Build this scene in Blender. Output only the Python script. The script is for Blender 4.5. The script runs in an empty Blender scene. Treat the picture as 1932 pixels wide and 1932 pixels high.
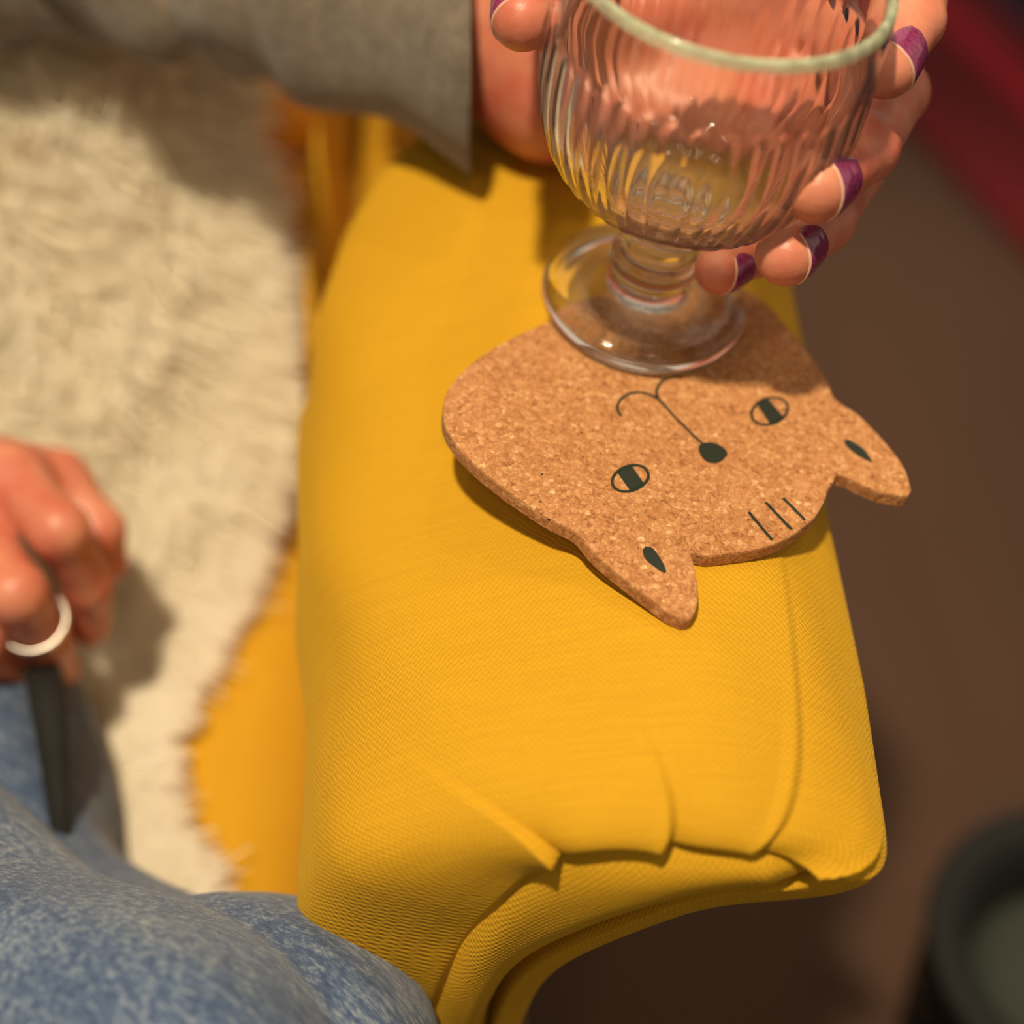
import bpy, bmesh, math, random
import numpy as np
from mathutils import Vector

S = bpy.context.scene
COL = S.collection
rng = np.random.default_rng(7)
random.seed(7)

# ---------------------------------------------------------------- camera
FPX, PITCH = 3000.0, math.radians(50)
CAM = np.array([0, 0, .938])
FW = np.array([0, math.cos(PITCH), -math.sin(PITCH)])
UP = np.array([0, math.sin(PITCH), math.cos(PITCH)])
RT = np.array([1., 0, 0])
cd = bpy.data.cameras.new('camera'); cam = bpy.data.objects.new('camera', cd); COL.objects.link(cam)
cam.location = CAM; cam.rotation_euler = (math.pi/2 - PITCH, 0, 0)
cd.sensor_width = 36; cd.lens = 36*FPX/1932; cd.clip_start = .01
cd.dof.use_dof = True; cd.dof.focus_distance = .430; cd.dof.aperture_fstop = cd.lens/15.5
S.camera = cam
S.cycles.max_bounces = 24; S.cycles.transmission_bounces = 24

# ---------------------------------------------------------------- light
S.view_settings.view_transform = 'Standard'; S.view_settings.look = 'None'
S.view_settings.gamma = 1; S.view_settings.use_curve_mapping = False
S.view_settings.exposure = 0.0
W = bpy.data.worlds.new('room_light'); S.world = W; W.use_nodes = True
W.node_tree.nodes['Background'].inputs[0].default_value = (1, .80, .58, 1)
W.node_tree.nodes['Background'].inputs[1].default_value = .11
def spot(loc, aim, power, radius, cone=60, col=(1, .83, .58)):
    l = bpy.data.lights.new('ceiling_spot', 'SPOT'); l.energy = power; l.shadow_soft_size = radius
    l.spot_size = math.radians(cone); l.spot_blend = .5; l.color = col
    o = bpy.data.objects.new('ceiling_spot', l); COL.objects.link(o); o.location = loc
    o.rotation_euler = (Vector(aim)-Vector(loc)).to_track_quat('-Z', 'Y').to_euler()
spot((-.28, -.02, 2.7), (-.04, .34, .55), 232, .055, 38)
spot((.35, 1.25, 2.6), (-.02, .33, .55), 16, .045)
spot((.75, -.1, 2.6), (.36, .52, .0), 15, .15, 26, (1, .72, .5))
for p in ((1.1, 1.0, 2.6), (-.55, 1.9, 2.6), (.15, -1.3, 2.6)):  # extra spots added around the scene for glints in the glass
    spot(p, (.03, .36, .6), 11, .024, 30)
def panel(loc, aim, size, power, col=(1, .88, .70)):
    l = bpy.data.lights.new('added_fill_panel', 'AREA'); l.energy = power; l.size = size; l.color = col
    o = bpy.data.objects.new('added_fill_panel', l); COL.objects.link(o); o.location = loc
    o.rotation_euler = (Vector(aim)-Vector(loc)).to_track_quat('-Z', 'Y').to_euler()
for loc, pw in (((.4, 3.8, 1.9), 30), ((3.6, .8, 1.9), 17), ((-3.6, .9, 1.9), 23), ((.4, -3.2, 2.0), 15)):  # large unseen area lights, added to brighten the glass edges and the fill
    panel(loc, (0, .4, .9), 4.2, pw)

# ---------------------------------------------------------------- helpers
def V(u, v, t):
    """point seen at picture position (u, v) at distance t along the view axis"""
    return CAM + t*(FW + (u-966)/FPX*RT - (v-966)/FPX*UP)
def Z(u, v, z):
    d = FW + (u-966)/FPX*RT - (v-966)/FPX*UP
    return CAM + d*((z-CAM[2])/d[2])
def srgb(r, g, b):
    f = lambda c: (c/12.92 if c <= .04045 else ((c+.055)/1.055)**2.4)
    return (f(r/255), f(g/255), f(b/255), 1)
def tag(o, label=None, cat=None, group=None, kind=None):
    if label: o['label'] = label
    if cat: o['category'] = cat
    if group: o['group'] = group
    if kind: o['kind'] = kind
    return o
def empty(name, loc=(0, 0, 0)):
    o = bpy.data.objects.new(name, None); COL.objects.link(o); o.location = loc; o.empty_display_size = .02
    return o
def link(name, me, mat=None, parent=None, smooth=True):
    o = bpy.data.objects.new(name, me); COL.objects.link(o)
    if mat: me.materials.append(mat)
    if smooth: me.shade_smooth()
    if parent:
        o.parent = parent; o.location = [-c for c in parent.location]
    return o
def pymesh(name, verts, faces, uvs=None):
    me = bpy.data.meshes.new(name)
    me.from_pydata([tuple(map(float, v)) for v in verts], [], [tuple(map(int, f)) for f in faces])
    if uvs is not None:
        ul = me.uv_layers.new(name='UVMap')
        idx = np.zeros(len(me.loops), dtype=np.int32); me.loops.foreach_get('vertex_index', idx)
        ul.data.foreach_set('uv', np.asarray(uvs, dtype=np.float32)[idx].ravel())
    me.update(); return me
def crom(P, k):
    """Catmull-Rom through P, k samples for each span"""
    P = np.asarray(P, float); Q = np.vstack([2*P[0]-P[1], P, 2*P[-1]-P[-2]]); out = []
    for i in range(len(P)-1):
        a, b, c, d = Q[i:i+4]; t = np.arange(k)[:, None]/k
        out.append(.5*(2*b+(c-a)*t+(2*a-5*b+4*c-d)*t**2+(3*b-a-3*c+d)*t**3))
    return np.vstack(out+[P[-1:]])
def gridfaces(n, m, wrap=False):
    """rows n x columns m"""
    f = []
    for i in range(n-1):
        for j in range(m if wrap else m-1):
            j2 = (j+1) % m
            f.append((i*m+j, i*m+j2, (i+1)*m+j2, (i+1)*m+j))
    return f
def rbox(lo, hi, bev, seg=4):
    bm = bmesh.new(); bmesh.ops.create_cube(bm, size=1)
    lo, hi = Vector(lo), Vector(hi)
    for v in bm.verts: v.co = Vector(((lo[i]+hi[i])/2 + v.co[i]*(hi[i]-lo[i])) for i in range(3))
    bmesh.ops.bevel(bm, geom=bm.edges[:], offset=bev, segments=seg, profile=.5, affect='EDGES')
    me = bpy.data.meshes.new('box'); bm.to_mesh(me); bm.free(); return me

# signed distance bodies -> one continuous mesh (surface nets)
def cone(P, a, b, ra, rb):
    a = np.asarray(a, np.float32); ab = np.asarray(b, np.float32)-a
    q = P-a; t = np.clip((q@ab)/max(float(ab@ab), 1e-12), 0, 1)
    return np.sqrt(((q-t[..., None]*ab)**2).sum(-1)) - (ra+(rb-ra)*t)
def smin(a, b, k):
    h = np.clip(k-np.abs(a-b), 0, None)/k
    return np.minimum(a, b)-h*h*k*.25
def chain(P, pts, rad, k):
    d = None
    for i in range(len(pts)-1):
        e = cone(P, pts[i], pts[i+1], rad[i], rad[i+1]); d = e if d is None else smin(d, e, k)
    return d
def nets(f, lo, hi, vox):
    lo = np.asarray(lo, float); n = np.ceil((np.asarray(hi)-lo)/vox).astype(int)+1
    ax = [lo[i]+vox*np.arange(n[i]) for i in range(3)]
    D = np.empty(n, np.float32)
    for s in range(0, n[0], 16):
        g = np.stack(np.meshgrid(ax[0][s:s+16], ax[1], ax[2], indexing='ij'), -1).astype(np.float32)
        D[s:s+16] = f(g)
    ins = D < 0; c = n-1
    acc = np.zeros(tuple(c)+(3,), np.float32); cnt = np.zeros(tuple(c), np.float32)
    for axis in range(3):
        a = [slice(None)]*3; b = [slice(None)]*3; a[axis] = slice(0, -1); b[axis] = slice(1, None)
        d0, d1 = D[tuple(a)], D[tuple(b)]; x = (d0 < 0) != (d1 < 0)
        t = np.where(x, d0/np.where(x, d0-d1, 1), 0)
        o = [q for q in range(3) if q != axis]
        for i in (0, 1):
            for j in (0, 1):
                s = [slice(None)]*3; s[o[0]] = slice(i, i+c[o[0]]); s[o[1]] = slice(j, j+c[o[1]])
                m = x[tuple(s)]
                cnt += m; acc[..., axis] += np.where(m, t[tuple(s)], 0)
                acc[..., o[0]] += m*i; acc[..., o[1]] += m*j
    act = cnt > 0; ids = -np.ones(tuple(c), np.int64); ids[act] = np.arange(act.sum())
    base = np.argwhere(act); verts = lo+vox*(base+acc[act]/cnt[act][:, None])
    faces = []
    for axis in range(3):
        a = [slice(None)]*3; b = [slice(None)]*3; a[axis] = slice(0, -1); b[axis] = slice(1, None)
        x = ins[tuple(a)] != ins[tuple(b)]; o = [q for q in range(3) if q != axis]
        E = np.argwhere(x); E = E[(E[:, o[0]] > 0) & (E[:, o[1]] > 0) & (E[:, o[0]] < c[o[0]]) & (E[:, o[1]] < c[o[1]])]
        sgn = ins[tuple(E.T)]
        def idx(i, j):
            e = E.copy(); e[:, o[0]] -= i; e[:, o[1]] -= j; return ids[tuple(e.T)]
        q = np.stack([idx(1, 1), idx(0, 1), idx(0, 0), idx(1, 0)], 1)
        flip = sgn if axis != 1 else ~sgn
        q[~flip] = q[~flip][:, ::-1]; faces.append(q)
    return verts, np.vstack(faces)

# ---------------------------------------------------------------- materials
class M:
    def __init__(s, name, rough=.6, **kw):
        s.m = bpy.data.materials.new(name); s.m.use_nodes = True; s.t = s.m.node_tree
        s.b = s.t.nodes['Principled BSDF']; s.b.inputs['Roughness'].default_value = rough
        for k, v in kw.items(): s.b.inputs[k.replace('_', ' ')].default_value = v
    def n(s, typ, ins=None, **props):
        x = s.t.nodes.new('ShaderNode'+typ)
        for k, v in props.items(): setattr(x, k, v)
        for k, v in (ins or {}).items(): s.put(v, x.inputs[k])
        return x
    def put(s, v, sock):
        if isinstance(v, bpy.types.NodeSocket): s.t.links.new(v, sock)
        else: sock.default_value = v
    def math(s, op, a, b=0.):
        x = s.n('Math', operation=op); s.put(a, x.inputs[0]); s.put(b, x.inputs[1]); return x.outputs[0]
    def coord(s, which='Object', scale=(1, 1, 1), rot=(0, 0, 0)):
        tc = s.n('TexCoord'); mp = s.n('Mapping', {'Vector': tc.outputs[which], 'Scale': scale, 'Rotation': rot}); return mp.outputs[0]
    def noise(s, vec, scale, detail=3., rough=.5):
        return s.n('TexNoise', {'Vector': vec, 'Scale': scale, 'Detail': detail, 'Roughness': rough}).outputs[0]
    def ramp(s, fac, *stops):
        r = s.n('ValToRGB', {0: fac}); e = r.color_ramp.elements
        while len(e) < len(stops): e.new(.5)
        for i, (p, c) in enumerate(stops): e[i].position = p; e[i].color = c
        return r.outputs[0]
    def mix(s, fac, a, b, mode='MIX'):
        x = s.n('Mix', data_type='RGBA', blend_type=mode)
        s.put(fac, x.inputs[0]); s.put(a, x.inputs[6]); s.put(b, x.inputs[7]); return x.outputs[2]
    def color(s, c): s.put(c, s.b.inputs['Base Color']); return s
    def bump(s, h, strength=.5, dist=.001):
        b = s.n('Bump', {'Height': h, 'Strength': strength, 'Distance': dist}); s.put(b.outputs[0], s.b.inputs['Normal']); return s

def plain(name, col, rough=.6, **kw):
    return M(name, rough, **kw).color(col).m

def mat_weave():
    s = M('yellow_weave', .85, Sheen_Weight=.25, Sheen_Roughness=.4)
    s.put(srgb(255, 205, 60), s.b.inputs['Sheen Tint'])
    uv = s.coord('UV')
    wob = s.n('TexNoise', {'Vector': uv, 'Scale': 160., 'Detail': 3.})
    off = s.n('VectorMath', {0: wob.outputs['Color'], 1: (.0020, .0020, .0020)}, operation='MULTIPLY').outputs[0]
    p = s.n('VectorMath', {0: uv, 1: off}, operation='ADD').outputs[0]
    xyz = s.n('SeparateXYZ', {0: p})
    k = 2*math.pi/.0019
    a = s.math('SINE', s.math('MULTIPLY', xyz.outputs[0], k)); b = s.math('SINE', s.math('MULTIPLY', xyz.outputs[1], k))
    h = s.math('ADD', s.math('MULTIPLY', s.math('MULTIPLY', a, b), .5), .5)
    fine = s.noise(uv, 900., 2.)
    hh = s.math('ADD', h, s.math('MULTIPLY', fine, .7))
    big = s.noise(uv, 14., 3.)
    c = s.mix(big, srgb(194, 148, 0), srgb(208, 163, 2))
    c = s.mix(s.math('MULTIPLY', h, .55), s.mix(.5, c, srgb(176, 108, 0)), c)
    slub = s.noise(s.coord('UV', (40, 900, 1)), 1., 2.)
    c = s.mix(s.math('MULTIPLY', slub, .35), c, srgb(236, 186, 16))
    return s.color(c).bump(hh, .6, .0004).m
def mat_yellow_plain():
    s = M('yellow_weave_seat', .85, Sheen_Weight=.2)
    n = s.noise(s.coord(), 700., 2.)
    return s.color(s.mix(n, srgb(198, 144, 0), srgb(214, 160, 2))).bump(n, .5, .0004).m
def mat_cork():
    s = M('cork', .8)
    co = s.coord()
    v1 = s.n('TexVoronoi', {'Vector': co, 'Scale': 620.}); v2 = s.n('TexVoronoi', {'Vector': co, 'Scale': 1300.})
    r1 = s.n('SeparateColor', {0: v1.outputs['Color']}).outputs[0]; r2 = s.n('SeparateColor', {0: v2.outputs['Color']}).outputs[0]
    m = s.math('ADD', s.math('MULTIPLY', r1, .55), s.math('MULTIPLY', r2, .45))
    c = s.ramp(m, (0., srgb(132, 80, 40)), (.22, srgb(172, 114, 64)), (.6, srgb(192, 134, 82)), (.86, srgb(206, 152, 100)), (1., srgb(228, 188, 140)))
    edge = s.n('TexVoronoi', {'Vector': co, 'Scale': 620.}, feature='DISTANCE_TO_EDGE').outputs[0]
    e = s.ramp(edge, (0., (0, 0, 0, 1)), (.09, (1, 1, 1, 1)))
    c = s.mix(s.math('SUBTRACT', .35, s.math('MULTIPLY', e, .35)), c, srgb(120, 66, 30))
    spk = s.ramp(s.noise(co, 420., 1.), (.74, (0, 0, 0, 1)), (.78, (1, 1, 1, 1)))
    c = s.mix(spk, c, srgb(70, 36, 18))
    return s.color(c).bump(s.math('ADD', m, s.math('MULTIPLY', e, .6)), .35, .0004).m
def mat_skin():
    s = M('skin', .42, Subsurface_Weight=.35, Subsurface_Scale=.003)
    s.b.inputs['Subsurface Radius'].default_value = (1., .35, .2)
    co = s.coord()
    n = s.noise(co, 55., 4., .6)
    c = s.ramp(n, (.3, srgb(194, 100, 78)), (.7, srgb(218, 146, 116)))
    fine = s.n('TexVoronoi', {'Vector': co, 'Scale': 1500.}).outputs[0]
    lines = s.noise(s.coord('Object', (1, 1, 1)), 330., 4.)
    return s.color(c).bump(s.math('ADD', s.math('MULTIPLY', fine, .3), lines), .22, .0006).m
def mat_denim():
    s = M('denim', .9, Sheen_Weight=.15)
    co = s.coord('Object', (1, 1, 1), (.5, .6, .5))
    raw = s.n('TexCoord').outputs['Object']
    def axes(kl, kw):
        d = [s.math('MULTIPLY', s.n('VectorMath', {0: raw, 1: v}, operation='DOT_PRODUCT').outputs['Value'], k)
             for v, k in (((.62, -.60, -.50), kl), ((.70, .70, .03), kw), ((.33, -.38, .86), kw))]
        return s.n('CombineXYZ', {0: d[0], 1: d[1], 2: d[2]}).outputs[0]
    st = s.noise(axes(140., 540.), 1., 3., .6)
    st2 = s.noise(axes(420., 1500.), 1., 2., .6)
    big = s.noise(co, 22., 3.)
    f = s.math('ADD', s.math('MULTIPLY', st, .6), s.math('ADD', s.math('MULTIPLY', st2, .35), s.math('MULTIPLY', big, .25)))
    c = s.ramp(f, (.40, srgb(40, 54, 90)), (.60, srgb(72, 92, 124)), (.84, srgb(158, 168, 174)))
    return s.color(c).bump(s.math('ADD', st2, st), .5, .0007).m
def mat_sleeve():
    s = M('grey_wool', .95, Sheen_Weight=.3)
    co = s.coord()
    n = s.noise(co, 900., 3., .7); b = s.noise(co, 130., 4., .65)
    c = s.ramp(s.math('ADD', s.math('MULTIPLY', n, .6), s.math('MULTIPLY', b, .4)), (.35, srgb(72, 64, 53)), (.65, srgb(130, 117, 101)))
    return s.color(c).bump(n, .6, .0008).m
def mat_nail():
    s = M('plum_polish', .18, Coat_Weight=.4)
    n = s.noise(s.coord(), 900., 2.)
    return s.color(s.ramp(n, (.35, srgb(116, 32, 78)), (.65, srgb(150, 56, 104)))).m
def mat_fleece():
    s = M('cream_fleece', .8)
    n = s.noise(s.coord(), 40., 2.)
    c = s.mix(n, srgb(248, 240, 222), srgb(254, 250, 240)); s.color(c)
    tr = s.n('BsdfTranslucent', {'Color': c}); mx = s.n('MixShader', {0: .55, 1: s.b.outputs[0], 2: tr.outputs[0]})
    s.put(mx.outputs[0], s.t.nodes['Material Output'].inputs[0]); return s.m
def mat_floor():
    s = M('brown_carpet', .9)
    n = s.noise(s.coord('Object', (1, .25, 1), (0, 0, .5)), 9., 4.)
    return s.color(s.mix(n, srgb(68, 46, 32), srgb(88, 60, 44))).bump(s.noise(s.coord(), 400., 2.), .4, .002).m
YEL, YEL2, CORK, SKIN, DENIM, WOOL = mat_weave(), mat_yellow_plain(), mat_cork(), mat_skin(), mat_denim(), mat_sleeve()
NAIL, FLEECE, FLOOR = mat_nail(), mat_fleece(), mat_floor()
NAILTIP = plain('nail_edge', srgb(226, 176, 152), .3)
INK = plain('dark_green_ink', srgb(24, 34, 20), .6)
def mat_glass():
    s = M('clear_glass', .022, Transmission_Weight=1., IOR=1.5).color((.985, 1., .975, 1))
    t = s.n('BsdfTransparent', {'Color': (.99, 1., .985, 1)}); mx = s.n('MixShader', {0: .04, 1: s.b.outputs[0], 2: t.outputs[0]})
    s.put(mx.outputs[0], s.t.nodes['Material Output'].inputs[0]); return s.m
GLASS = mat_glass()
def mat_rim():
    s = M('rim_glass_painted_shine', .12, Transmission_Weight=1., IOR=1.5).color((.97, 1., .95, 1))
    c = srgb(240, 248, 214); n = s.noise(s.coord(), 260., 3.)  # pale diffuse tint paints the bright reflections of the clear rim into its colour
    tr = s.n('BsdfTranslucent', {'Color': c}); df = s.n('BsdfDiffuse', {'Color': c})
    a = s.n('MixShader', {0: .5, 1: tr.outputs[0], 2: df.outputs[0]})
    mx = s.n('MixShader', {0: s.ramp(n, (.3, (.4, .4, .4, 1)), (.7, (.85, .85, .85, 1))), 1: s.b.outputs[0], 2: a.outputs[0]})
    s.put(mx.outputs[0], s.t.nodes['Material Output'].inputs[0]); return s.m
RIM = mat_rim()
BLACK = plain('black_leather', srgb(20, 19, 15), .85)
SILVER = plain('silver', (.82, .76, .66, 1), .3, Metallic=1.)
WOOD = plain('dark_wood', srgb(60, 36, 22), .5)

# ================================================================ the room
def floor():
    me = pymesh('floor', [(-4, -3, 0), (4, -3, 0), (4, 5, 0), (-4, 5, 0)], [(0, 1, 2, 3)])
    tag(link('floor', me, FLOOR), kind='structure')
floor()

# ================================================================ armchair
OUTER = [(-.066, .05), (-.067, .30), (-.068, .45), (-.067, .52), (-.062, .548), (-.048, .570), (-.022, .5850), (.012, .5955), (.045, .5993),
         (.070, .5935), (.088, .581), (.0965, .567), (.094, .556), (.078, .548), (.0475, .538), (.020, .510), (.006, .472), (.002, .42), (.002, .30), (.002, .05)]
SEAM = [(-.034, .05), (-.034, .30), (-.033, .44), (-.026, .50), (-.018, .53), (-.008, .555), (.002, .572), (.015, .584), (.037, .5865),
        (.056, .585), (.070, .579), (.0765, .574), (.0755, .570), (.065, .563), (.0395, .551), (.012, .523), (-.003, .49), (-.008, .44), (-.009, .30), (-.009, .05)]
KS = 36
YF, YS = .188, .240          # seam plane, where the arm starts to round over
BB = np.array([Z(u, v, .575)[:2] for u, v in ((560, 640), (590, 540), (640, 425), (720, 338), (800, 288), (890, 262), (1010, 235), (1400, 215))])
BX, BY = BB[:, 0], BB[:, 1]
def arm_mesh():
    O, I = crom(OUTER, KS), crom(SEAM, KS); npt = len(O)
    arc = np.r_[0, np.cumsum(np.hypot(*np.diff(O, axis=0).T))]
    prm = np.arange(npt)/KS
    rows = [(y, 0., 0.) for y in np.r_[np.linspace(.80, .60, 8), np.linspace(.59, .30, 50)]] + [(y, 0., 0.) for y in np.linspace(.295, .243, 22)]
    for a in np.linspace(0, math.pi/2, 64):
        rows.append((YS-(YS-YF)*math.sin(a), 1-math.cos(a), a))
    rows += [(YF+.003, 1.0, 9), (YF+.008, .985, 9), (YF+.022, .96, 9)]
    # pleats gathered towards the front seam: end parameter, lean, height, reach
    pleats = [(6.6, -1.5, .0036, .011), (8.02, -.75, .0036, .016), (9.2, .02, .0020, .045), (10.6, .5, .0050, .010), (11.3, .2, .0030, .010)]
    verts, uvs = [], []
    prevY = None; s = 0.
    for y, w, a in rows:
        sharp = np.interp(prm, [0, 4.6, 6.6, 9.0, 10.2, 19], [3.2, 3.0, 1.2, 1.0, 2.6, 3.2])
        wv = (w**sharp if a != 9 else np.full(npt, w))[:, None]
        P = O*(1-wv)+I*wv
        P = P+np.stack([np.interp(prm, [0, 4.5, 8, 10, 12, 13], [.006, .006, 0, 0, .003, 0])*np.clip((.30-y)/.05, 0, 1), np.zeros(npt)], 1)
        P = P+np.stack([np.interp(prm, [0, 4.5, 8], [1, 1, 0])*-.016*np.clip((y-.27)/.2, 0, 1.4), np.zeros(npt)], 1)
        if y > .34:      # the padded roll ends behind the hand and falls away
            sd = y-np.interp(P[:, 0], BX, BY); q = np.clip(sd/.045, 0, 1)
            P[:, 1] -= np.where((prm > 2.5) & (prm < 14), np.clip((P[:, 1]-.42)/.1, 0, 1), 0)*.16*q*q*(3-2*q)
        T = np.gradient(P, axis=0); N = np.stack([-T[:, 1], T[:, 0]], 1); N /= np.linalg.norm(N, axis=1)[:, None]
        disp = .0010*np.sin(prm*2.3+y*23)*np.sin(y*41+prm) * (1 if y < .5 else .5)
        if y < .31:
            dist = max(y-YF, 0) if a != 9 else 0
            for pe, lean, A, L in pleats:
                pc = pe+lean*min(dist/.05, 1.5)
                dx = (prm-pc)*.028
                g = np.where(dx < 0, np.exp(dx/.010), -.75*np.exp(-dx/.006)+0)
                g = np.where(np.abs(dx) < .0016, g*np.abs(dx)/.0016+(.12)*(1-np.abs(dx)/.0016), g)
                disp = disp+A*math.exp(-dist/L)*g*(1 if w < 1 else .3)
        nd = math.cos(a) if a != 9 else 0
        Q = P+N*(disp*(.35+.65*nd))[:, None]
        yy = y-disp*(1-nd)*(1. if a != 9 else .4)
        if prevY is not None: s += math.hypot(y-prevY[0], np.abs(w-prevY[1])*.02)
        prevY = (y, w)
        for i in range(npt):
            verts.append((Q[i, 0], yy[i], Q[i, 1])); uvs.append((arc[i], s))
    return pymesh('arm', verts, gridfaces(len(rows), npt), uvs)
def panel_mesh():
    I = crom(SEAM, KS); n = len(I); half = n//2
    A, B = I[:half+1], I[::-1][:half+1]            # inner edge bottom->tip, outer edge bottom->tip
    A = crom(SEAM[:12], 40); B = crom(SEAM[:10:-1], 40)
    k = 400
    def rs(P):
        d = np.r_[0, np.cumsum(np.hypot(*np.diff(P, axis=0).T))]; t = np.linspace(0, 1, k)**.9*d[-1]
        return np.stack([np.interp(t, d, P[:, 0]), np.interp(t, d, P[:, 1])], 1)
    A, B = rs(A), rs(B); m = 40; verts, uvs = [], []
    for j in range(m):
        q = j/(m-1); x = 2*q-1
        P = A*(1-q)+B*q
        lift = .019*max(0, 1-abs(x)**2.6)**.62-.015
        wid = np.hypot(*(A-B).T); f = np.clip(wid/.02, 0, 1)
        for i in range(k):
            verts.append((P[i, 0], YF-lift*f[i]+.004*(1-f[i])+.0008*math.sin(i*.11+q*5), P[i, 1])); uvs.append((P[i, 0], P[i, 1]))
    return pymesh('front_panel', verts, gridfaces(m, k), uvs)
def build_chair():
    ch = empty('armchair', (-.37, .45, 0))
    tag(ch, 'mustard yellow fabric armchair with a rolled padded arm and pleated front', 'armchair')
    arm = link('arm', arm_mesh(), YEL, ch); pan = link('front_panel', panel_mesh(), YEL, ch)
    for o in (arm, pan):
        c = o.copy(); COL.objects.link(c); c.parent = ch; c.scale.x = -1
        c.location.x = -.37
    sc = rbox((-.672, .155, .245), (-.070, .72, .400), .035, 6)
    link('seat_cushion', sc, YEL2, ch)
    link('seat_base', rbox((-.672, .19, .10), (-.068, .78, .245), .015), YEL2, ch)
    link('backrest', rbox((-.64, .70, .36), (-.10, .86, 1.08), .05, 6), YEL2, ch)
    for x in (-.69, -.05):
        link('wing', rbox((x-.035, .62, .55), (x+.035, .86, 1.05), .03, 5), YEL2, ch)
    for x in (-.66, -.08):
        for y in (.23, .76):
            vs, k = [], 12
            for z, r in ((.0, .014), (.11, .024)):
                vs += [(x+r*math.cos(a), y+r*math.sin(a), z) for a in np.arange(k)*2*math.pi/k]
            link('leg', pymesh('leg', vs, gridfaces(2, k, True)+[tuple(range(k))[::-1], tuple(range(k, 2*k))]), WOOD, ch)
build_chair()

# ================================================================ sheepskin
FUR = [Z(u, v, .42)[:2] for u, v in [(500, 500), (525, 700), (520, 860), (470, 960), (410, 1080), (345, 1180), (270, 1310), (235, 1420), (262, 1500), (315, 1610), (370, 1720), (390, 1800)]]
FUR = [np.array((-.15, .66)), np.array((-.125, .60))]+FUR+[np.array((-.16, .165)), np.array((-.34, .17)), np.array((-.5, .20)), np.array((-.60, .30)), np.array((-.61, .5)), np.array((-.58, .66))]
def fur_z(x, y):
    r = np.clip((y-.40)/.2, 0, None); return .415+.15*r**1.5
def inside(P, poly):
    x, y = P[:, 0], P[:, 1]; c = np.zeros(len(P), bool); n = len(poly)
    for i in range(n):
        (x1, y1), (x2, y2) = poly[i], poly[(i+1) % n]
        k = (y1 > y) != (y2 > y); c ^= k & (x < (x2-x1)*(y-y1)/((y2-y1) or 1e-9)+x1)
    return c
def build_fur():
    root = empty('sheepskin_throw', (-.34, .4, .40))
    tag(root, 'shaggy cream sheepskin spread over the yellow seat beside the armrest', 'sheepskin')
    bm = bmesh.new(); vs = [bm.verts.new(((p[0]+.3)*.93-.3, (p[1]-.4)*.95+.4, .405)) for p in FUR]; f = bm.faces.new(vs)
    bmesh.ops.triangulate(bm, faces=[f]); bmesh.ops.subdivide_edges(bm, edges=bm.edges[:], cuts=5, use_grid_fill=True)
    for v in bm.verts: v.co.z = float(fur_z(v.co.x, v.co.y))-.006
    me = bpy.data.meshes.new('pelt'); bm.to_mesh(me); bm.free(); link('pelt', me, FLEECE, root)
    P = np.stack([rng.uniform(-.62, -.05, 240000), rng.uniform(.15, .67, 240000)], 1)
    P = P[inside(P, FUR)]; keep = rng.random(len(P)) < np.where((P[:, 0] > -.30), 1., .25); P = P[keep][:70000]
    n = len(P)
    poly = np.array(FUR); E1 = poly; E2 = np.roll(poly, -1, 0)
    best = np.full(n, 9.); out = np.zeros((n, 2))
    for a, b in zip(E1, E2):
        ab = b-a; t = np.clip(((P-a)@ab)/(ab@ab), 0, 1); q = a+t[:, None]*ab; d = np.linalg.norm(P-q, axis=1)
        m = d < best; best[m] = d[m]; out[m] = ((q-P)/np.maximum(d, 1e-6)[:, None])[m]
    ed = np.clip(1-best/.035, 0, 1)[:, None]
    cl = np.stack([np.sin(P[:, 0]*70+3*np.sin(P[:, 1]*50)), np.cos(P[:, 1]*80+2*np.sin(P[:, 0]*60))], 1)
    dirn = out*ed*1.2+cl*.22*(1-.6*ed)+np.array([.42, -.25])+rng.normal(0, .28, (n, 2))
    L = rng.uniform(.016, .026, n)[:, None]*(1-.60*ed)
    z0 = fur_z(P[:, 0], P[:, 1])-.006
    w = .0013; verts, k = [], 4
    side = np.stack([-dirn[:, 1], dirn[:, 0]], 1); side /= np.linalg.norm(side, axis=1)[:, None]+1e-9
    for j in range(k):
        t = j/(k-1)
        xy = P+dirn*L*1.25*t**1.1; z = z0+(L[:, 0])*.50*(t-.42*t*t*(1+ed[:, 0]*1.0)); z = np.maximum(z, .402+.002*t)
        ww = w*(1-.8*t)
        verts.append(np.concatenate([xy-side*ww, z[:, None]], 1)); verts.append(np.concatenate([xy+side*ww, z[:, None]], 1))
    Vv = np.stack(verts, 1).reshape(-1, 3); base = np.arange(n)[:, None]*(2*k)
    F = np.concatenate([base+np.array([2*j, 2*j+1, 2*j+3, 2*j+2]) for j in range(k-1)], 0)
    me = bpy.data.meshes.new('fleece'); me.from_pydata(Vv.tolist(), [], F.tolist())
    tag(link('fleece', me, FLEECE, root), kind='stuff')
build_fur()

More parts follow.
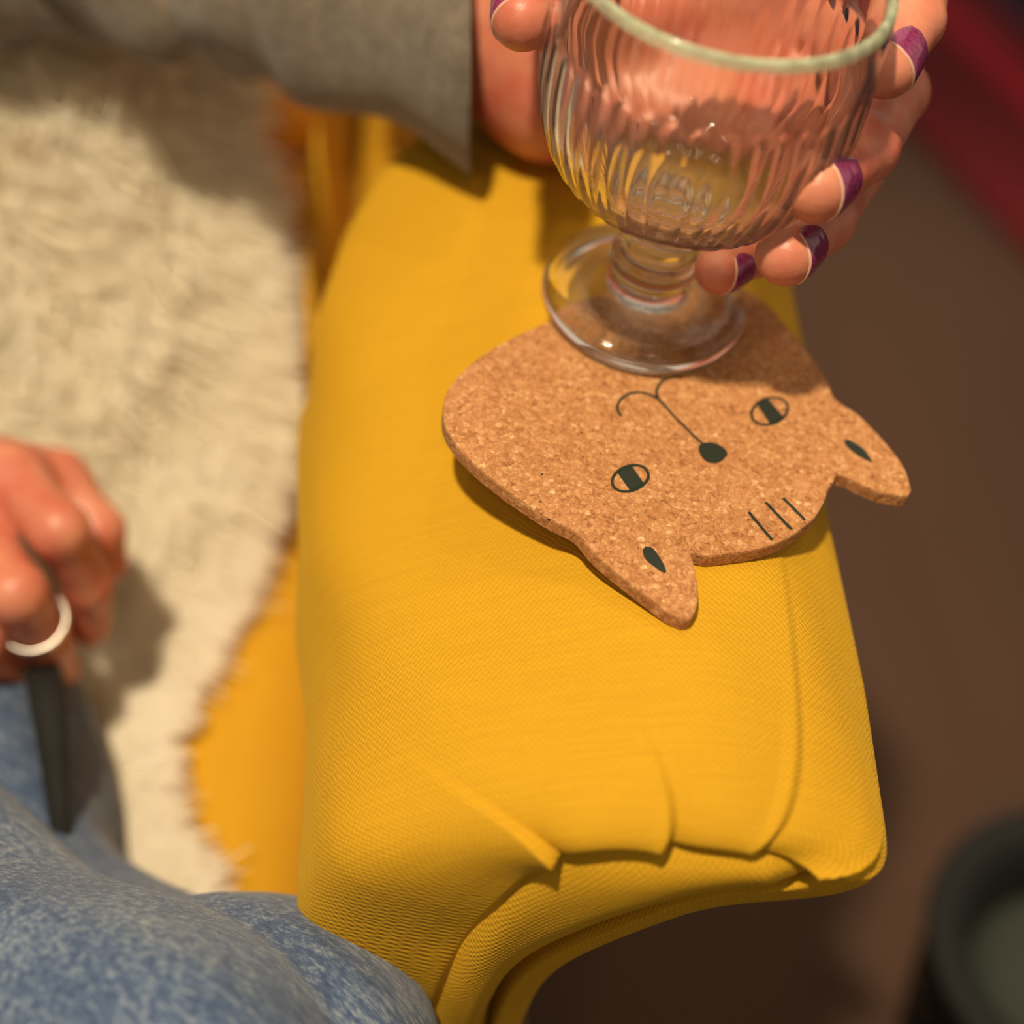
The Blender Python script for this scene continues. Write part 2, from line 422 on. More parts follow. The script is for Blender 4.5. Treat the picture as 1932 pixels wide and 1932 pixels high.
# ================================================================ coaster and glass share one tilted frame
TILT = math.radians(8)
GN = np.array([math.sin(TILT), 0, math.cos(TILT)]); GX = np.array([math.cos(TILT), 0, -math.sin(TILT)]); GY = np.array([0, 1., 0])
G0 = V(1210, 577, .487)
def frame_obj(o, loc):
    o.location = loc; o.rotation_euler = (0, TILT, 0)
OUT = [(41.6, 5.2), (45.9, -2.7), (49.8, -9.9), (53.6, -18.1), (55.8, -25.3), (56.6, -30.4), (58.6, -33.3), (63.4, -37.3), (68.5, -44.8), (72.0, -51.3), (74.4, -57.4), (75.0, -64.5), (74.4, -66.5), (72.9, -67.9), (66.5, -67.4), (60.9, -65.3), (57.4, -63.3), (53.9, -62.3), (52.8, -63.4), (52.0, -65.4), (50.1, -68.4), (48.4, -72.9), (45.1, -78.8), (40.9, -83.3), (36.2, -87.4), (30.9, -90.7), (25.0, -93.1), (17.8, -95.2), (12.9, -96.2), (8.8, -95.8), (9.2, -99.6), (9.5, -103.8), (9.5, -108.8), (9.0, -113.0), (7.6, -116.4), (5.8, -118.2), (3.5, -117.6), (0.6, -115.9), (-3.3, -112.6), (-7.7, -108.6), (-12.3, -104.5), (-16.2, -100.7), (-19.4, -96.7), (-21.4, -93.5), (-23.4, -91.6), (-26.1, -90.1), (-30.2, -87.9), (-35.0, -84.5), (-40.5, -80.2), (-46.0, -75.4), (-50.9, -70.5), (-55.3, -65.0), (-58.2, -59.7), (-59.4, -55.0), (-59.5, -50.1), (-58.6, -44.0), (-56.2, -38.7), (-53.0, -33.6), (-47.9, -27.2), (-42.0, -21.5), (-36.0, -16.4), (-29.8, -11.6), (-22.8, -5.9), (-15.7, -1.2), (-7.6, 4.3), (1.4, 9.1), (11.2, 12.7), (20.2, 14.4), (28.3, 14.5), (34.6, 12.3)]
NOSE = [(14.7, -55.1), (17.0, -54.6), (19.1, -55.0), (20.9, -56.3), (21.8, -58.1), (20.9, -60.1), (19.3, -61.8), (17.4, -62.5), (15.6, -62.2), (14.3, -60.8), (13.6, -58.7), (13.6, -56.7)]
M_LINE = [(14.8, -55.5), (12.0, -52.0), (9.3, -48.4), (6.6, -44.8), (4.6, -41.6), (2.8, -39.2)]
M_L = [(2.8, -39.2), (1.0, -38.2), (-1.9, -37.3), (-4.9, -38.0), (-7.3, -39.9), (-8.9, -42.3), (-9.4, -44.9), (-8.5, -47.6)]
M_R = [(2.8, -39.2), (2.5, -36.7), (3.2, -34.1), (4.8, -31.6), (7.2, -29.9), (9.1, -29.3), (10.8, -29.6)]
EYES = [[(41.8, -36.6), (41.7, -38.2), (41.1, -40.0), (40.0, -41.8), (38.5, -43.4), (36.8, -44.6), (35.1, -45.3), (33.4, -45.5), (32.0, -45.2), (31.0, -44.3), (30.5, -43.0), (30.5, -41.3), (31.1, -39.6), (32.2, -37.8), (33.6, -36.2), (35.4, -34.9), (37.1, -34.2), (38.8, -34.0), (40.3, -34.3), (41.3, -35.2)], [(-1.8, -68.3), (-1.7, -69.7), (-2.2, -71.3), (-3.2, -72.8), (-4.5, -74.2), (-6.0, -75.3), (-7.6, -76.0), (-9.2, -76.2), (-10.5, -75.9), (-11.5, -75.1), (-12.0, -74.0), (-12.1, -72.6), (-11.6, -71.0), (-10.7, -69.4), (-9.4, -68.0), (-7.9, -66.9), (-6.2, -66.2), (-4.6, -66.0), (-3.3, -66.3), (-2.3, -67.1)]]
PUP = [[(40.1, -41.6), (39.2, -42.8), (38.1, -43.8), (36.8, -44.6), (35.6, -45.1), (32.6, -37.3), (33.6, -36.2), (34.8, -35.3), (36.1, -34.6)], [(-3.1, -72.7), (-3.9, -73.7), (-4.9, -74.6), (-6.0, -75.3), (-7.1, -75.8), (-10.6, -69.3), (-9.7, -68.3), (-8.7, -67.4), (-7.5, -66.7), (-6.4, -66.3)]]
EARM = [[(57.4, -48.5), (58.8, -48.3), (60.5, -49.3), (62.9, -51.5), (64.3, -54.7), (64.5, -56.2), (63.4, -55.8), (61.0, -54.2), (58.7, -52.0), (57.6, -50.1)], [(-4.7, -96.0), (-3.6, -95.0), (-1.9, -95.6), (-0.4, -98.1), (0.8, -100.9), (1.1, -103.2), (0.0, -103.1), (-1.9, -101.6), (-3.9, -99.7), (-4.7, -97.7)]]
STR = [[(25.9, -79.4), (28.7, -84.1), (31.6, -88.8)], [(31.2, -75.3), (34.3, -79.8), (37.5, -84.3)], [(36.4, -73.1), (39.1, -76.8), (41.8, -80.5)]]

def coaster():
    root = empty('cat_coaster'); frame_obj(root, G0)
    tag(root, 'cork coaster shaped like a cat head with a printed face under the glass', 'coaster')
    P = np.array(OUT)/1000
    # soften the traced outline but keep the ear notches
    Q = crom(np.vstack([P, P[:1]]), 4)[:-1]
    T = np.roll(Q, -1, 0)-np.roll(Q, 1, 0); N = np.stack([T[:, 1], -T[:, 0]], 1); N /= np.linalg.norm(N, axis=1)[:, None]
    area = .5*np.sum(Q[:, 0]*np.roll(Q[:, 1], -1)-np.roll(Q[:, 0], -1)*Q[:, 1])
    if area < 0: N = -N
    n = len(Q); th = .0052
    rings = [(Q-N*.0007, 0), (Q-N*.0002, -.0002), (Q, -.0008), (Q+rng.normal(0, .00008, Q.shape), -.0025), (Q, -th+.0006), (Q-N*.0006, -th)]
    bm = bmesh.new(); R = []
    for q, z in rings: R.append([bm.verts.new((x, y, z)) for x, y in q])
    for a, b in zip(R[:-1], R[1:]):
        for i in range(n): bm.faces.new((a[i], a[(i+1) % n], b[(i+1) % n], b[i]))
    f1 = bm.faces.new(R[0]); f2 = bm.faces.new(R[-1][::-1])
    bmesh.ops.triangulate(bm, faces=[f1, f2]); bmesh.ops.recalc_face_normals(bm, faces=bm.faces[:])
    me = bpy.data.meshes.new('cork_board'); bm.to_mesh(me); bm.free()
    o = link('cork_board', me, CORK, None, False); o.parent = root
    def add(name, me): o = link(name, me, INK, None, False); o.parent = root; return o
    zt, zb = .00018, -.0003
    def poly(pts):
        p = np.array(pts)/1000; c = p.mean(0); k = len(p)
        vs = [(x, y, zt) for x, y in p]+[(x, y, zb) for x, y in p]
        return pymesh('print', vs, [tuple(range(k))]+[(i, (i+1) % k, k+(i+1) % k, k+i) for i in range(k)])
    def stroke(pts, w, closed=False):
        p = np.array(pts)/1000
        p = crom(np.vstack([p, p[:1]]), 5)[:-1] if closed else crom(p, 6)
        t = (np.roll(p, -1, 0)-np.roll(p, 1, 0)) if closed else np.gradient(p, axis=0)
        nn = np.stack([-t[:, 1], t[:, 0]], 1); nn /= np.linalg.norm(nn, axis=1)[:, None]
        ww = w/2000*(1+rng.normal(0, .05, (len(p), 1)))
        a, b = p-nn*ww, p+nn*ww; k = len(p)
        vs = [(x, y, zt) for x, y in a]+[(x, y, zt) for x, y in b]+[(x, y, zb) for x, y in a]+[(x, y, zb) for x, y in b]; fs = []
        for i in range(k if closed else k-1):
            j = (i+1) % k; fs += [(i, j, k+j, k+i), (2*k+i, 2*k+j, j, i), (k+i, k+j, 3*k+j, 3*k+i)]
        return pymesh('print', vs, fs)
    def sortp(pts):
        p = np.array(pts); c = p.mean(0); return p[np.argsort(np.arctan2(p[:, 1]-c[1], p[:, 0]-c[0]))]
    add('nose', poly(crom(NOSE+NOSE[:1], 3)[:-1]))
    mouth = add('mouth', stroke(M_LINE, .75)); add('mouth_curve', stroke(M_L, .8)).parent = mouth; add('mouth_curve', stroke(M_R, .8)).parent = mouth
    for e, p in zip(EYES, PUP):
        eye = add('eye', stroke(e, .85, True)); add('pupil', poly(sortp(p))).parent = eye
    for e in EARM: add('ear_mark', poly(crom(e+e[:1], 3)[:-1]))
    for s_ in STR: add('forehead_stripe', stroke(s_, .85))
coaster()

PROF = [(0, 2.6), (12, 2.4), (22, 1.6), (26.5, .5), (28.5, 0), (30.4, .9), (31.5, 3.2), (31.3, 5.8), (29.8, 7.6), (27.5, 8.3), (24.5, 8.0), (20, 8.2), (16, 9.4), (13, 11.2), (11.9, 13.4),
        (12.4, 15.4), (13.3, 17.4), (13.5, 19.2), (13.0, 21.2), (11.6, 23.0), (10.9, 25.5), (10.7, 29), (10.9, 33), (11.3, 36.5),
        (13, 38.6), (18, 40.6), (24, 43.8), (30, 48), (35, 53), (39.3, 60), (42.6, 70), (44.1, 80), (44.2, 90), (43.7, 100), (43.1, 108), (42.6, 114.0), (42.2, 116.1), (41.2, 117.0), (40.1, 116.5), (39.6, 114.5),
        (39.9, 108), (40.5, 100), (40.8, 90), (40.5, 80), (38.9, 70), (35.6, 61.5), (31, 55), (25, 50), (18, 46.8), (9, 45.2), (0, 44.8)]
CUT1, CUT2 = 14, 23
NF = 40
def glass():
    root = empty('stemmed_glass'); frame_obj(root, G0)
    tag(root, 'clear fluted goblet glass on a round foot held over the cork coaster', 'glass')
    NT = 400; th = np.arange(NT)*2*math.pi/NT
    def shell(P, sub, name, flute=False):
        C = crom(np.array(P, float), sub) if sub > 1 else np.array(P, float)
        # keep the rows of the two cuts identical between neighbours
        verts = []
        for i, (r, h) in enumerate(C):
            rr = np.full(NT, r)
            if flute and 39 < h < 101 and i < flute_end:
                top = 97.5-2.6*(np.cos(NF*th/2)**2 < .5)*0-3.2*np.abs(np.sin(NF*th/2))**2
                m = np.clip((top-h)/2.0, 0, 1)*np.clip((h-39)/6, 0, 1); m = m*m*(3-2*m)
                rr = r-.42*m*np.clip(r/38, .3, 1)*np.abs(np.cos(NF*th/2))
            rr = np.maximum(rr, .02)/1000
            verts.append(np.stack([rr*np.cos(th), rr*np.sin(th), np.full(NT, h/1000)], 1))
        me = pymesh(name, np.vstack(verts), gridfaces(len(C), NT, True))
        o = link(name, me, GLASS); o.parent = root; return o
    sub = 4
    flute_end = (36-CUT2)*sub*3
    shell(PROF[:CUT1+1], 4, 'foot'); shell(PROF[CUT1:CUT2+1], 4, 'stem')
    flute_end = (37-CUT2)*8
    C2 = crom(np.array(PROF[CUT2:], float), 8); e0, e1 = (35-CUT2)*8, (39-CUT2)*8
    def part(C, name, mat, fl):
        o = shell(C, 1, name, fl); o.data.materials.clear(); o.data.materials.append(mat)
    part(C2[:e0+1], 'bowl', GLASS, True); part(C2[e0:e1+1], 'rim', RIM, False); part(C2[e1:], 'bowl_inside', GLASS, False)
glass()

# ================================================================ person
def gdist(P):
    """distance to the outside of the glass"""
    q = P-G0.astype(np.float32); h = q@GN.astype(np.float32); rho = np.sqrt(np.maximum((q*q).sum(-1)-h*h, 0))
    o = [p for p in PROF[4:39]]; hh = np.array([p[1] for p in o])/1000; rr = np.array([p[0] for p in o])/1000
    k = np.argsort(hh, kind='stable'); R = np.interp(h, hh[k], rr[k]); dR = np.interp(h+.001, hh[k], rr[k])-np.interp(h-.001, hh[k], rr[k])
    d = (rho-R)/np.sqrt(1+np.minimum((dR/.002)**2, 9)); return np.maximum(d, h-.118)
def joints(L): return [V(*p) for p in L]
HL = {  # left hand round the glass, knuckle to tip
    'index': ([(1585, -120, .492), (1738, -70, .456), (1722, 40, .437), (1672, 128, .422)], [.0105, .0092, .0084, .0078]),
    'middle': ([(1575, 20, .507), (1688, 175, .466), (1632, 282, .438), (1538, 356, .413)], [.0108, .0096, .0088, .0084]),
    'ring': ([(1530, 140, .515), (1606, 322, .474), (1556, 416, .449), (1482, 482, .428)], [.0103, .0092, .0083, .0078]),
    'pinky': ([(1465, 260, .512), (1490, 415, .482), (1425, 474, .466), (1357, 508, .452)], [.0092, .0078, .0071, .0066])}
THL = ([(1090, 20, .520), (1055, -110, .480), (1000, -85, .447), (986, 36, .428)], [.0140, .0105, .0097, .0086])
WRIST, FORE = V(1035, 122, .536), V(790, 62, .553)
ELB = V(-60, -128, .65)
def hand_left(P): return np.maximum(hand_raw(P), .0003-gdist(P))
def hand_raw(P):
    d = None
    mc = [HL[k][0][0] for k in ('index', 'middle', 'ring', 'pinky')]
    wr = [(1050, 60, .532), (1045, 110, .537), (1040, 160, .539), (1040, 200, .537)]
    for m, w, rb in zip(mc, wr, (.0115, .0115, .011, .0105)):
        e = cone(P, V(*w), V(*m), .017, rb); d = e if d is None else smin(d, e, .014)
    d = smin(d, cone(P, V(1090, 186, .528), V(1350, 250, .510), .0155, .012), .012)      # heel of the hand
    d = smin(d, cone(P, V(1060, 40, .524), V(1200, 20, .505), .017, .012), .012)        # ball of the thumb
    fp = cone(P, WRIST, FORE, .0205, .0205)
    d = smin(d, fp, .02)
    f = None
    for k in ('index', 'middle', 'ring', 'pinky'):
        J, r = HL[k]; J = joints(J); e = chain(P, J, r, .003)
        ax = J[3]-J[2]; ax /= np.linalg.norm(ax)
        e = smin(e, cone(P, J[3]-ax*.006, J[3]-ax*.001, r[3]*.9, r[3]*.97), .003)
        f = e if f is None else smin(f, e, .0012)
    d = smin(d, f, .007)
    t = chain(P, joints(THL[0]), THL[1], .005); d = smin(d, t, .008)
    return d
HR = {  # right hand, loosely closed, knuckle to tip
    'index': ([(20, 905, .565), (112, 1000, .548), (165, 1105, .572), (170, 1180, .590)], [.0108, .0100, .0085, .0078]),
    'middle': ([(-60, 985, .560), (30, 1120, .540), (84, 1205, .566), (110, 1265, .590)], [.0110, .0104, .0088, .0080]),
    'ring': ([(-130, 1060, .560), (-50, 1215, .545), (15, 1265, .570), (60, 1290, .590)], [.0105, .0098, .0084, .0076]),
    'pinky': ([(-190, 1130, .565), (-130, 1280, .555), (-70, 1320, .575), (-20, 1330, .59)], [.0095, .0085, .0075, .0068])}
THR = ([(-40, 880, .590), (110, 905, .582), (185, 1000, .580), (203, 1060, .590)], [.0135, .0105, .0090, .0076])
WRISTR = V(-330, 850, .60)
def hand_right(P):
    d = None
    for k, o in (('index', 40), ('middle', 10), ('ring', -20), ('pinky', -50)):
        e = cone(P, WRISTR+np.array([0, o*.0004, o*.0001]), V(*HR[k][0][0]), .018, .0125); d = e if d is None else smin(d, e, .014)
    f = None
    for k in HR:
        J, r = HR[k]; e = chain(P, joints(J), r, .004); f = e if f is None else smin(f, e, .0025)
    d = smin(d, f, .008)
    return smin(d, chain(P, joints(THR[0]), THR[1], .005), .007)
SHL, SHR, CHEST, PELV = np.array((-.26, .66, .90)), np.array((-.54, .60, .90)), np.array((-.41, .64, .80)), np.array((-.43, .56, .50))
ELR = np.array((-.60, .50, .62))
def trunk(P):
    d = cone(P, PELV, CHEST, .10, .11); d = smin(d, cone(P, CHEST, (SHL+SHR)/2, .10, .07), .05)
    d = smin(d, cone(P, SHL, SHR, .05, .05), .06)
    d = smin(d, cone(P, (SHL+SHR)/2, (SHL+SHR)/2+np.array([0, -.01, .13]), .05, .045), .03)
    for a, b, c in ((SHL, ELB, FORE), (SHR, ELR, WRISTR)):
        d = smin(d, cone(P, a, b, .042, .018), .03); d = smin(d, cone(P, b, c, .018, .016), .01)
    return d
HEAD = (SHL+SHR)/2+np.array([0, -.035, .235])
def skull(P, g=0.):
    q = lambda x, y, z: HEAD+np.array([x, y, z])
    return smin(cone(P, q(0, .020, .035), q(0, -.010, .02), .076+g, .070+g), cone(P, q(0, -.025, -.01), q(0, -.03, -.03), .06+g, .05+g), .03)
def head_f(P):
    q = lambda x, y, z: HEAD+np.array([x, y, z])
    d = smin(skull(P), cone(P, q(0, -.04, -.06), q(0, -.06, -.082), .042, .024), .03)
    d = smin(d, cone(P, q(0, .02, -.06), q(0, .035, -.18), .05, .05), .03)
    for s in (-1, 1):
        d = np.maximum(d, .016-cone(P, q(s*.032, -.092, .004), q(s*.032, -.100, .004), 0, 0))
        d = smin(d, cone(P, q(s*.014, -.084, .022), q(s*.044, -.072, .024), .006, .005), .008)
        d = smin(d, cone(P, q(s*.074, .012, .012), q(s*.070, .008, -.022), .012, .008), .006)
    d = smin(d, cone(P, q(0, -.078, .012), q(0, -.102, -.024), .007, .011), .010)
    return smin(d, cone(P, q(-.018, -.082, -.052), q(.018, -.082, -.052), .0065, .0065), .006)
def hair_f(P):
    d = skull(P, .014)
    d = smin(d, cone(P, HEAD+np.array([0, .05, .0]), HEAD+np.array([0, .075, -.13]), .075, .06), .03)
    face = np.maximum(P[..., 1]-(HEAD[1]-.012), P[..., 2]-(HEAD[2]+.072)); return np.maximum(d, -face)
person = empty('person', (-.43, .5, 0))
tag(person, 'seated person in a grey wool sleeve and blue jeans holding the glass', 'person')
def build_body():
    va, fa = nets(hand_left, V(980, 120, .5)+np.array([-.075, -.135, -.10]), V(1400, 120, .5)+np.array([.105, .075, .095]), .0010)
    lo = np.minimum.reduce([V(-330, 850, .6), V(240, 800, .53), V(0, 1350, .62)])-np.array([.02, .05, .04])
    hi = np.maximum.reduce([V(-330, 850, .6), V(240, 800, .53), V(0, 1350, .62)])+.025
    vb, fb = nets(hand_right, lo, hi, .0014)
    vc, fc = nets(trunk, (-.72, .35, .36), (.0, .80, 1.1), .008)
    vd, fd = nets(head_f, HEAD-np.array([.12, .15, .20]), HEAD+np.array([.12, .13, .15]), .003)
    # the coarse trunk ends inside the sleeves, before the hands take over
    me = pymesh('body', np.vstack([va, vb, vc, vd]), np.vstack([fa, fb+len(va), fc+len(va)+len(vb), fd+len(va)+len(vb)+len(vc)]))
    link('body', me, SKIN, person)
build_body()
def build_head():
    v, f = nets(hair_f, HEAD-np.array([.12, .13, .22]), HEAD+np.array([.12, .16, .15]), .004)
    link('hair', pymesh('hair', v, f), plain('brown_hair', srgb(58, 38, 26), .6), person)
    for s in (-1, 1):
        c = HEAD+np.array([s*.032, -.070, .004])
        for nm, cc, r, mt in (('eyeball', c, .0125, plain('eye_white', srgb(236, 230, 222), .2)), ('iris', c+np.array([0, -.0075, 0]), .0062, plain('eye_iris', srgb(50, 36, 28), .2))):
            bm = bmesh.new(); bmesh.ops.create_uvsphere(bm, u_segments=20, v_segments=12, radius=r)
            bmesh.ops.translate(bm, verts=bm.verts, vec=tuple(cc)); me = bpy.data.meshes.new(nm); bm.to_mesh(me); bm.free()
            link(nm, me, mt, person)
build_head()
def nail(J, f, length=.0105, half=.0052, back=.0105, roll=0., outd=None):
    """a curved plate lying on the back of the last finger joint"""
    p, d, t = J[1], J[2], J[3]
    ax = (t-d)/np.linalg.norm(t-d); out = d-(p+t)/2; out -= ax*(out@ax); out /= np.linalg.norm(out)
    sd = np.cross(ax, out)
    if outd is not None: out = np.array(outd)-ax*(np.array(outd)@ax); out /= np.linalg.norm(out)
    side = CAM-t; side -= ax*(side@ax); side /= np.linalg.norm(side)
    out = out+roll*side; out /= np.linalg.norm(out); sd = np.cross(ax, out)
    A, B = 25, 17; pts = []
    for i in range(A):
        s = i/(A-1)
        c = t+ax*(-back+s*length+.0015)
        wd = 1-.35*(1-s)**3-.10*s**4
        for j in range(B):
            q = (2*j/(B-1)-1)*wd; ang = q*1.15
            dr = out*math.cos(ang)+sd*math.sin(ang)
            cc = c+ax*(.0016*(q*q)*(-1 if s > .5 else 1)*abs(2*s-1))
            r = np.linspace(.002, .016, 90); X = (cc+r[:, None]*dr).astype(np.float32); v = f(X)
            k = np.argmax(v > 0) if (v > 0).any() else 40
            pts.append((cc, dr, r[k]))
    R = np.array([p[2] for p in pts]).reshape(A, B)
    for _ in range(3): R[1:-1] = (R[:-2]+R[1:-1]*2+R[2:])/4
    for i in range(A):      # beyond the fingertip the plate runs on straight
        if i > A-8: R[i] = np.maximum(R[i], R[A-8]-.00018*(i-A+8))
    Vv = []
    for (cc, dr, _), r in zip(pts, R.ravel()): Vv.append(cc+dr*(r+.00025))
    Vi = [cc+dr*(r-.0006) for (cc, dr, _), r in zip(pts, R.ravel())]
    fs = gridfaces(A, B); n = A*B
    fall = fs+[tuple(n+q for q in g[::-1]) for g in fs]
    rim = [i*B for i in range(A)]+[(A-1)*B+j for j in range(1, B)]+[i*B+B-1 for i in range(A-2, -1, -1)]+[j for j in range(B-2, 0, -1)]
    for a, b in zip(rim, rim[1:]+rim[:1]): fall.append((a, b, n+b, n+a))
    me = pymesh('fingernail', Vv+Vi, fall); o = link('fingernail', me, NAIL, person)
    me.materials.append(NAILTIP)
    for pl in me.polygons:
        vi = [k % n for k in pl.vertices]
        if min(k//B for k in vi) >= A-2: pl.material_index = 1
    return o
for k, sc in (('index', 1), ('middle', 1.05), ('ring', 1), ('pinky', .8)):
    nail(joints(HL[k][0]), hand_raw, .0128*sc, .005, .0116*sc, .8)
nail(joints(THL[0]), hand_raw, .0135, .006, .0115, 0., (-1, -.8, .3))
def finger_ring():
    J = joints(HR['middle'][0]); c = J[1]*.42+J[2]*.58; ax = J[2]-J[1]; ax /= np.linalg.norm(ax); ax = .6*ax+.4*(c-CAM)/np.linalg.norm(c-CAM); ax /= np.linalg.norm(ax)
    a = np.cross(ax, (0, 0, 1.)); a /= np.linalg.norm(a); b = np.cross(ax, a); vs = []
    n, m = 48, 10; R = .0116
    for i in range(n):
        t = i*2*math.pi/n; e = a*math.cos(t)+b*math.sin(t)
        for j in range(m):
            s = j*2*math.pi/m; vs.append(c+e*(R+.0011*math.cos(s))+ax*.0019*math.sin(s))
    fs = [(i*m+j, i*m+(j+1) % m, ((i+1) % n)*m+(j+1) % m, ((i+1) % n)*m+j) for i in range(n) for j in range(m)]
    link('finger_ring', pymesh('finger_ring', vs, fs), SILVER, person)['label'] = 'polished silver band on a curled finger'
finger_ring()

# sleeves and jumper
def tube(path, rad, name, mat, fold, cap=False, thick=.0022, k=96, sub=10, cut=None):
    P = crom(path, sub); r = np.interp(np.linspace(0, 1, len(P)), np.linspace(0, 1, len(rad)), rad)
    T = np.gradient(P, axis=0); T /= np.linalg.norm(T, axis=1)[:, None]
    vs, L = [], np.r_[0, np.cumsum(np.linalg.norm(np.diff(P, axis=0), axis=1))]
    for i in range(len(P)):
        a = np.cross(T[i], (0, 0, 1.)); a /= np.linalg.norm(a); b = np.cross(a, T[i])
        th = np.arange(k)*2*math.pi/k
        rr = r[i]+fold(L[i], th)
        ring = P[i]+rr[:, None]*(np.cos(th)[:, None]*a+np.sin(th)[:, None]*b)
        if cut is not None and L[i] < .09:
            q = ring-P[i]; ring = ring-T[i]*((q@cut)/(T[i]@cut)*(1-L[i]/.09)**1.5)[:, None]
        vs.append(ring)
    inner = []
    for i in range(9):       # turn the hem inwards
        c = P[i]; inner.append(c+(vs[i]-c)*(1-thick/r[i]))
    rows = inner[::-1]+vs
    return np.vstack(rows), gridfaces(len(rows), k, True)
def sleeve_fold(s, th):
    a = .0022*np.sin(th*2+s*38+1)*np.sin(s*55+.6)+.0018*np.sin(th*3-s*70)*min(1, s/.05)
    for c0, w0, k0, A0 in ((.085, .012, 14, .0035), (.125, .012, 20, .0075), (.165, .011, 12, .0085), (.205, .012, 18, .009), (.245, .014, 10, .009)):
        x = s-c0-.022*np.sin(th*1+k0); a = a+A0*np.exp(-(x/w0)**2)*np.clip(np.sin(th+k0*1.7), -.3, 1)-A0*.7*np.exp(-((x-w0*1.2)/(w0*.6))**2)
    drop = .010*np.exp(-s/.035)*np.clip(-np.sin(th+.25), 0, 1)**3       # the cuff hangs to a corner below
    return a*min(1, .3+s/.06)+drop
def build_jumper():
    vd = V(888, 100, 1)-CAM; cut = np.cross(vd, UP); cut /= np.linalg.norm(cut)
    path = [V(888, 92, .538), V(790, 62, .552), V(640, 26, .568), V(450, -14, .590), V(220, -70, .615), V(0, -118, .64), V(-120, -120, .655)]
    v1, f1 = tube(path, [.0315, .0300, .0290, .0290, .0315, .037, .042], 's', WOOL, sleeve_fold, sub=18, cut=cut)
    p2 = [WRISTR+np.array([-.01, 0, 0]), WRISTR*.5+ELR*.5, ELR]
    v2, f2 = tube(p2, [.033, .037, .045], 's', WOOL, lambda s, th: .002*np.sin(th*3+s*60), sub=16, k=48)
    def g(P): 
        d = cone(P, PELV+np.array([0, 0, .02]), CHEST, .145, .155); d = smin(d, cone(P, CHEST, (SHL+SHR)/2, .14, .09), .05)
        d = smin(d, cone(P, SHL, SHR, .07, .07), .06)
        d = smin(d, cone(P, SHL, ELB, .06, .047), .03); d = smin(d, cone(P, SHR, ELR, .06, .05), .03)
        d = np.maximum(d, P[..., 2]-.965)
        return np.maximum(d, .44-P[..., 2])
    v3, f3 = nets(g, (-.76, .38, .42), (-.10, .84, 1.02), .008)
    me = pymesh('jumper', np.vstack([v1, v2, v3]), f1+[tuple(q+len(v1) for q in f) for f in f2]+[tuple(q+len(v1)+len(v2) for q in f) for f in f3])
    link('jumper', me, WOOL, person)['label'] = 'grey wool sleeve with soft folds and a plain cuff'
build_jumper()

# jeans: two bent legs, one crossing in front of the other
def jeans_f(P):
    hipA, hipB = PELV+np.array([-.09, -.02, -.02]), PELV+np.array([.06, -.02, -.03])
    kneeA, kneeB = V(265, 2115, .406), V(495, 2052, .446)
    a = chain(P, [hipA, V(-205, 1895, .47), kneeA, kneeA+np.array([.02, -.03, -.16]), kneeA+np.array([.06, -.07, -.30])], [.085, .0595, .0487, .0485, .045], .02)
    b = chain(P, [hipB, V(-165, 1350, .60), V(-109, 1563, .575), V(20, 1925, .525), kneeB, kneeB+np.array([-.03, -.03, -.25]), np.array([-.12, .17, .11])], [.07, .057, .056, .053, .0480, .05, .048], .02)
    w = .0022*np.sin(P[..., 0]*70+P[..., 1]*40)*np.sin(P[..., 1]*55-P[..., 2]*60)
    p = cone(P, hipA, hipB, .10, .10)
    return smin(np.minimum(a, b)+w, p, .05)
def build_jeans():
    v, f = nets(jeans_f, (-.66, -.06, .09), (.08, .68, .66), .0036)
    link('jeans', pymesh('jeans', v, f), DENIM, person)['label'] = 'faded blue denim jeans'
build_jeans()
def build_shoes():
    kA = V(265, 2115, .406)+np.array([.06, -.07, -.30])
    for heel, d in ((np.array([-.12, .17, .036]), np.array([.10, -1, 0])), (kA+np.array([.01, .0, -.10]), np.array([.35, -.9, -.25]))):
        d = d/np.linalg.norm(d)
        def g(P):
            e = chain(P, [heel+np.array([0, 0, .10]), heel+np.array([0, 0, .01]), heel+d*.13, heel+d*.19], [.034, .036, .034, .026], .02)
            return np.maximum(e, heel[2]-.034-P[..., 2]+np.minimum(((P-heel)@d.astype(np.float32))*d[2], 0)) if d[2] == 0 else e
        v, f = nets(g, heel-.10-np.array([.03, .16, .02]), heel+np.array([.19, .08, .16]), .005)
        link('shoe', pymesh('shoe', v, f), BLACK, person)
build_shoes()

# narrow dark strip laid over the jeans below the fist
def strip():
    pts = crom([V(70, 1235, .575), V(85, 1300, .545), V(95, 1380, .535), V(104, 1470, .530), V(112, 1560, .525), V(120, 1650, .525)], 8)
    n = len(pts); wd = np.interp(np.linspace(0, 1, n), [0, .25, 1], [.0068, .006, .002]); vs = []
    for z in (.0, -.003):
        for s in (-1, 1):
            for p, w in zip(pts, wd): vs.append(p+np.array([s*w, s*w*.15, z]))
    fs = []
    for i in range(n-1):
        fs += [(i, i+1, n+i+1, n+i), (2*n+i, 3*n+i, 3*n+i+1, 2*n+i+1), (i, 2*n+i, 2*n+i+1, i+1), (n+i, n+i+1, 3*n+i+1, 3*n+i)]
    fs += [(0, n, 3*n, 2*n), (n-1, 3*n-1, 4*n-1, 2*n-1)]
    tag(link('strip', pymesh('strip', vs, fs), BLACK), 'dark narrow strap below the fist over the jeans', 'strip')
strip()

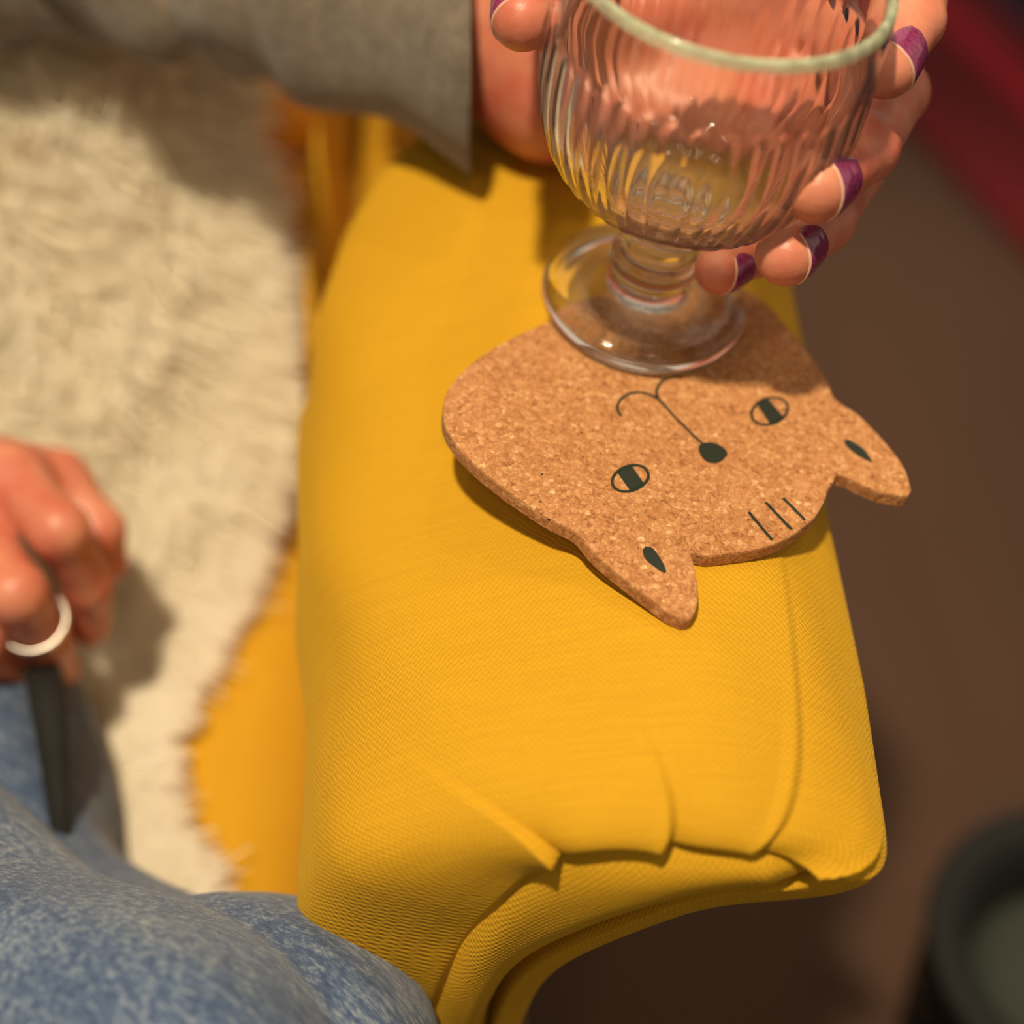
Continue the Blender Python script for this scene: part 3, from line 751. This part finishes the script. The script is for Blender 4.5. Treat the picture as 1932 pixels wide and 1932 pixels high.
# ================================================================ background on the floor
def rug():
    root = empty('striped_rug', (.8, 1.4, 0)); tag(root, 'red rug with a navy band lying on the brown floor', 'rug')
    d = np.array((.38, -.925)); nn = np.array((.925, .38))
    def band(name, o0, o1, mat, h):
        q = [nn*o0-d*1.3, nn*o1-d*1.3, nn*o1+d*.15, nn*o0+d*.15]
        q = [nn*o+d*s for o, s in ((o0, -1.9), (o1, -1.9), (o1, -.55), (o0, -.55))]
        vs = [(x, y, 0) for x, y in q]+[(x, y, h) for x, y in q]
        link(name, pymesh(name, vs, [(3, 2, 1, 0), (4, 5, 6, 7)]+[(i, (i+1) % 4, 4+(i+1) % 4, 4+i) for i in range(4)]), mat, root, False)
    def wool(name, c):
        s = M(name, .95); n = s.noise(s.coord(), 160., 3.); return s.color(s.mix(n, c, tuple(min(1, x*1.5) for x in c[:3])+(1,))).bump(n, .6, .004).m
    band('red_field', .835, .945, wool('dark_red_wool', srgb(96, 3, 12)), .012)
    band('bright_stripe', .945, .985, wool('red_wool', srgb(158, 6, 32)), .013)
    band('red_band', .985, 1.03, wool('deep_red_wool', srgb(100, 4, 18)), .012)
    band('navy_border', 1.03, 1.30, wool('navy_wool', srgb(18, 16, 44)), .012)
rug()
def bucket():
    c = Z(2050, 1790, .16); root = empty('round_bucket', (c[0], c[1], 0))
    tag(root, 'black round bucket with a dull grey green inside on the floor', 'bucket')
    k = 48; prof = [(0, 0), (.066, 0), (.070, .004), (.080, .155), (.083, .160), (.079, .166), (.066, .163), (.058, .150), (.052, .118)]
    def rev(name, P, mat):
        vs = [(c[0]+max(r, .0005)*math.cos(a), c[1]+max(r, .0005)*math.sin(a), z) for r, z in P for a in np.arange(k)*2*math.pi/k]
        link(name, pymesh(name, vs, gridfaces(len(P), k, True)), mat, root)
    rev('shell', prof, plain('black_plastic', srgb(9, 9, 8), .8))
    rev('inside', [(.0515, .118), (.045, .112), (.03, .110), (0, .110)], plain('grey_green', srgb(44, 49, 40), .7))
bucket()
